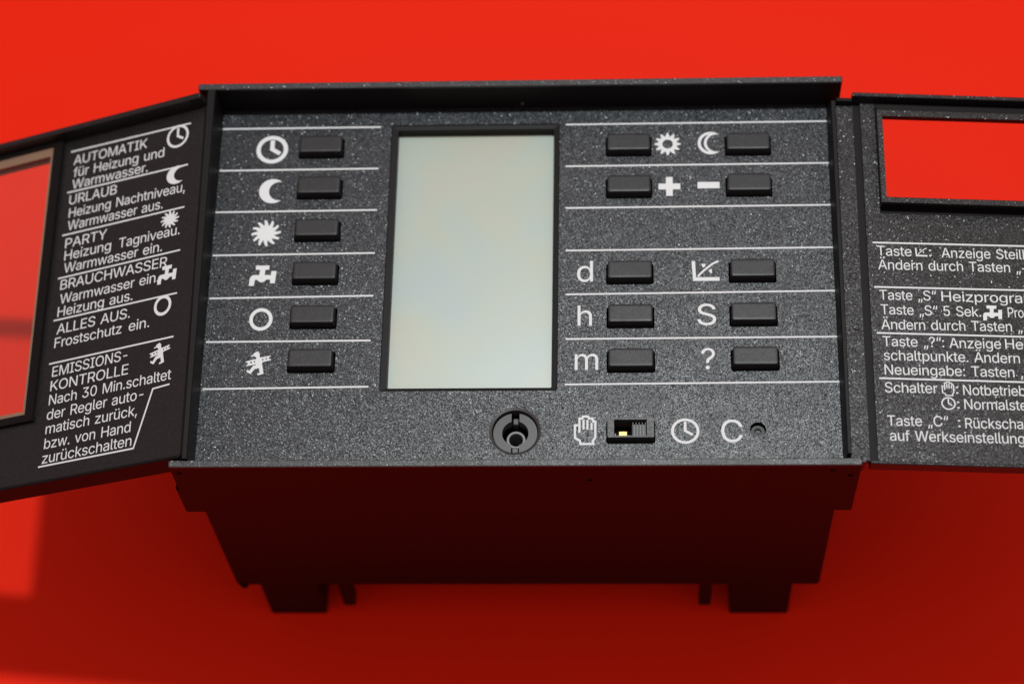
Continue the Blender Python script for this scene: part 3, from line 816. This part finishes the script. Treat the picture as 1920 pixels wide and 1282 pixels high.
# the panel
holes = [rrect(x - BW - .28, x + BW + .28, y - BH - .28, y + BH + .3, 0.5) for x, y in BUTTONS]
holes.append(rrect(LCD_OUT[0], LCD_OUT[1], LCD_OUT[2], LCD_OUT[3], 0.4))
holes.append(circle(SOCK[0], SOCK[1], 5.99, 56))
RES = (58.9, -31.05)
holes.append(circle(RES[0], RES[1], 1.88, 32))
SWX, SWY = (24.0, 34.75), (-34.0, -29.0)
holes.append(rrect(SWX[0] - .35, SWX[1] + .35, SWY[0] - .3, SWY[1] + .3, 0.4))
panel = MB().slab([rect(-72.75, 78.6, -42.25, 57.99)] + holes, -1.6, 0).build('front_panel', PLASTIC, ctl)
MB().slab([rect(-74, 80, -42.2, 57.9), circle(SOCK[0], SOCK[1], 5.4, 40)], -7, -5.2).build('inner_floor', VOID, ctl)

PZ = 0.03
for a, b2 in PL:
    divider([a, b2], 0.43, PZ, panel)
for kind, box in PS:
    symbol(kind, box, PZ, panel, None)
for ch, box in PG:
    letter(ch, box, PZ, panel)

# buttons
for x, y in BUTTONS:
    mb = MB()
    def ring(d):
        return rrect(x - BW - .05 + d, x + BW + .05 - d, y - BH - .05 + d, y + BH + .05 - d, 0.5)
    mb.loft([(ring(0), -3), (ring(.25), 2.45), (ring(.31), 2.59), (ring(.42), 2.66), (ring(.62), 2.70), (ring(.9), 2.715)])
    mb.build('push_button', RUBBER, ctl)

# display
bz = MB()
o_, i_ = LCD_OUT, LCD_IN
bz.loft([(rrect(o_[0], o_[1], o_[2], o_[3], 0.4), 0.0), (rrect(o_[0] + .15, o_[1] - .15, o_[2] + .1, o_[3] - .15, 0.4), -0.25),
         (rrect(i_[0], i_[1], i_[2], i_[3], 0.3), -0.4), (rrect(i_[0], i_[1], i_[2], i_[3], 0.3), -3.9)], False, False)
disp = bz.build('display', SMOOTH, ctl)
MB().box(i_[0] - 2, i_[1] + 2, i_[2] - 2, i_[3] + 2, -5, -3.2, 0.1, 0.05).build('screen', LCD, disp)

# keyed round socket
sx, sy = SOCK
k = MB()
k.loft([(circle(sx, sy, 6.05, 56), -0.02), (circle(sx, sy, 6.0, 56), 0.03), (circle(sx, sy, 5.45, 56), -0.12), (circle(sx, sy, 5.3, 56), -0.5), (circle(sx, sy, 5.25, 56), -16)], False, False)
sock = k.build('key_socket', SOCKET, ctl, smooth=False)


def slotted_ring(R, r, slot):
    """outer circle R, inner hole r with a slot up and a slot down to R"""
    halves = []
    for s in (1, -1):
        a_out = math.asin(slot / R)
        a_in = math.asin(slot / r)
        pts = []
        n = 24
        for i in range(n + 1):
            a = -math.pi / 2 + a_out + (math.pi - 2 * a_out) * i / n
            pts.append((sx + s * R * math.cos(a), sy + R * math.sin(a)))
        for i in range(n + 1):
            a = math.pi / 2 - a_in - (math.pi - 2 * a_in) * i / n
            pts.append((sx + s * r * math.cos(a), sy + r * math.sin(a)))
        halves.append(pts)
    return halves


k = MB()
for hp in slotted_ring(5.15, 3.1, 0.95):
    k.slab([hp], -4.5, -1.2)
k.build('socket_ring', SOCKET, sock)
MB().loft([(circle(sx, sy, 5.3, 40), -18), (circle(sx, sy, 5.3, 40), -16)]).build('socket_floor', VOID, sock)
MB().box(sx - 0.8, sx + 0.8, sy + 3.0, sy + 4.9, -6, -3.2, 0.2, 0.3).build('key_tab', SOCKET, sock)
MB().box(sx - 0.8, sx + 0.8, sy - 4.9, sy - 3.4, -6, -1.7, 0.2, 0.2).build('key_tab', SOCKET, sock)
k = MB()
k.loft([(circle(sx, sy, 2.3, 36), -16), (circle(sx, sy, 2.3, 36), -5.2), (circle(sx, sy, 2.15, 36), -5.0), (circle(sx, sy, 1.7, 36), -5.0), (circle(sx, sy, 1.6, 36), -5.2), (circle(sx, sy, 1.6, 36), -16)], False, False)
k.build('centre_tube', STEEL, sock)

# slide switch
sw = MB().slab([rrect(SWX[0], SWX[1], SWY[0], SWY[1], 0.3), rrect(SWX[0] + 1.5, SWX[1] - 1.65, SWY[0] + .45, SWY[1] - .5, 0.1)], -2.5, 2.55).build('slide_switch', SWITCH, ctl)
MB().box(SWX[0] + .3, SWX[1] - .3, SWY[0] + .1, SWY[1] - .1, -3.0, -2.0, 0.1, 0.05).build('switch_floor', VOID, sw)
k = MB()
gx0, gx1, gy0, gy1 = 29.6, SWX[1] - 1.9, SWY[0] + .6, SWY[1] - .65
k.box(gx0, gx1, gy0, gy1, -1.9, 0.6, 0.1, 0.1)
for i in range(5):
    x = gx0 + 0.15 + i * 0.72
    k.box(x, x + 0.28, gy0 + .02, gy1 - .02, 0.5, 1.5, 0.05, 0.08)
k.build('slider', SLIDER, sw)
MB().box(26.4, 28.7, SWY[0] + .6, SWY[0] + 2.5, -1.9, 0.7, 0.15, 0.3).build('contact', GOLD, sw)
MB().box(25.62, 25.95, SWY[0] + .55, SWY[0] + 1.7, -1.9, 0.9, 0.05, 0.05).build('contact', STEEL, sw)

# reset button in its hole
k = MB()
k.loft([(circle(RES[0], RES[1], 1.86, 32), -0.02), (circle(RES[0], RES[1], 1.8, 32), -4)], False, False)
rb = k.build('reset_button', SMOOTH, ctl)
MB().loft([(circle(RES[0], RES[1], 1.72, 32), -4), (circle(RES[0], RES[1], 1.72, 32), -1.5), (circle(RES[0], RES[1], 1.6, 32), -1.3),
           (circle(RES[0], RES[1], 0.85, 32), -1.3), (circle(RES[0], RES[1], 0.7, 32), -1.9)]).build('button_cap', RUBBER, rb)
MB().loft([(circle(RES[0] + .12, RES[1] - .02, 0.32, 16), -1.9), (circle(RES[0] + .12, RES[1] - .02, 0.22, 16), -1.6)]).build('pin_tip', BROWN, rb)

# small moulding nub on the wall under the top rim
MB().loft([(circle(2.9, 57.75, 0.5, 16), 2.3), (circle(2.9, 57.6, 0.55, 16), 2.8), (circle(2.9, 57.75, 0.3, 16), 3.2)]).build('moulding_nub', SOCKET, ctl)


# ------------------------------------------------------------------ lids
def lid_map(X0, Z0, deg, sgn, k):
    a = math.radians(deg)
    d = (sgn * math.cos(a), -math.sin(a))
    n = (sgn * math.sin(a), math.cos(a))
    return lambda x, y, z: (X0 + d[0] * (x + k * y) + n[0] * z, y, Z0 + d[1] * (x + k * y) + n[1] * z)


ML = lid_map(-74.5, 9.0, 22.25, -1, 0.0195)
MR = lid_map(83.0, 6.0, 4.5, 1, 0.008)

# left lid: printed plate with a clear window
LT0, LT1, LB0, LB1 = 54.1, 55.7, -41.2, -42.0
lid = MB(ML).slab([rect(0.2, 90, LB0, LT0), rect(46.0, 84.5, -21.9, 50.4)], -2.4, 0).build(
    'hinged_lid', LID, ctl, 'left lid, folded open, printed with operating modes beside a clear window')
MB(ML).box(-0.5, 90, LT0, LT1, -2.5, 4.0, 0.3, 0.25).build('lid_rim', LID, lid)
MB(ML).box(0.2, 90, LB1, LB0, -5.6, 0.8, 0.3, 0.25).build('lid_rim', SMOOTH, lid)
MB(ML).box(90, 91.5, LB1, LT1, -2.5, 4.0, 0.3, 0.25).build('lid_rim', LID, lid)
MB(ML).box(-0.8, 0.2, -41.2, 54.05, -1.5, 0.4, 0.3, 0.25).build('hinge_edge', SMOOTH, lid)
fr = MB(ML)
fr.slab([[(42.7, -25.0), (87.5, -25.0), (87.5, 54.05), (42.2, 54.05)], [(45.0, -23.1), (85.5, -23.1), (85.5, 52.8), (45.0, 52.8)]], 0, 1.1)
fr.build('window_frame', SMOOTH, lid)
MB(ML).slab([rect(45.0, 85.5, -23.1, 52.8), rect(46.05, 84.4, -21.9, 50.3)], 0.05, 0.55).build('window_seal', SEAL, lid)
MB(ML).slab([rect(45.3, 85.2, -22.8, 52.5)], -0.75, -0.15).build('window_pane', PANE, lid)
TZ = 0.03
for t, seg in LT:
    text_line('printed_text', lid, t, seg, TZ, 2.75, ML)
for pts in LL:
    divider(pts, 0.42, TZ + 0.01, lid, ML)
for kind, box in LS:
    symbol(kind, box, TZ + 0.03, lid, ML, -1)

# right lid: printed plate with an open window
RT0, RT1, RB0, RB1 = 54.6, 55.75, -41.9, -42.75
rl = MB(MR).slab([rect(2.85, 68, RB0, RT0), rect(7.4, 62.5, 26.6, 51.4)], -2.3, 0).build(
    'hinged_lid', LID, ctl, 'right lid, folded open, printed with key explanations below an open window')
MB(MR).box(0.6, 68, RT0, RT1, -2.4, 3.0, 0.3, 0.25).build('lid_rim', LID, rl)
MB(MR).box(0.9, 68, RB1, RB0, -2.5, 0.9, 0.3, 0.25).build('lid_rim', LID, rl)
MB(MR).box(68, 69.5, RB1, RT1, -2.4, 3.0, 0.3, 0.25).build('lid_rim', LID, rl)
MB(MR).slab([rect(-3.6, 1.0, -41.4, 53.9)], -2.3, -0.4).build('hinge_strip', LID, rl)
MB(MR).box(-3.2, 0.7, 53.9, 54.9, -2.3, 1.6, 0.2, 0.15).build('hinge_cap', SMOOTH, rl)
MB(MR).slab([rect(1.0, 2.85, -41.6, 54.5)], -2.3, -0.8).build('hinge_groove', SMOOTH, rl)
MB(MR).box(-1.4, -0.3, -43.2, -41.4, -2.3, 2.6, 0.15, 0.15).build('hinge_knuckle', PLASTIC, rl)
for x, y in ((-0.6, 6.3), (-0.6, -7.3), (-0.7, -37.6)):
    MB(MR).loft([(circle(x, y, 1.0, 24), -0.4), (circle(x, y, 0.9, 24), -0.15), (circle(x, y, 0.65, 24), -0.15), (circle(x, y, 0.6, 24), -0.45)], False, False).build('mould_mark', LID, rl)
wf = MB(MR)
wf.slab([rect(6.25, 64, 24.4, 50.4), rect(7.5, 62.4, 25.75, 48.75)], 2.6, 3.5)
wf.build('window_frame', LID, rl)
wf = MB(MR)
wf.slab([rect(6.4, 63.9, 24.55, 52.3), rect(7.4, 62.5, 26.4, 50.3)], 0, 2.6)
wf.build('window_wall', SMOOTH, rl)
MB(MR).slab([rect(6.3, 64, 23.3, 24.5)], -0.5, 0.06).build('window_step', SMOOTH, rl)
MB(MR).slab([rect(6.3, 64, 52.35, 54.58)], -0.5, 0.06).build('window_step', SMOOTH, rl)
for t, seg, fit in RT:
    text_line('printed_text', rl, t, seg, TZ, 2.62, MR, fit)
for pts in RL:
    (x0, y0), (x1, y1) = pts
    divider([(x0, y0), (64.0, y0 + (y1 - y0) * (64.0 - x0) / (x1 - x0))], 0.42, TZ + 0.01, rl, MR)
for kind, box in RS:
    symbol(kind, box, TZ + 0.02, rl, MR)
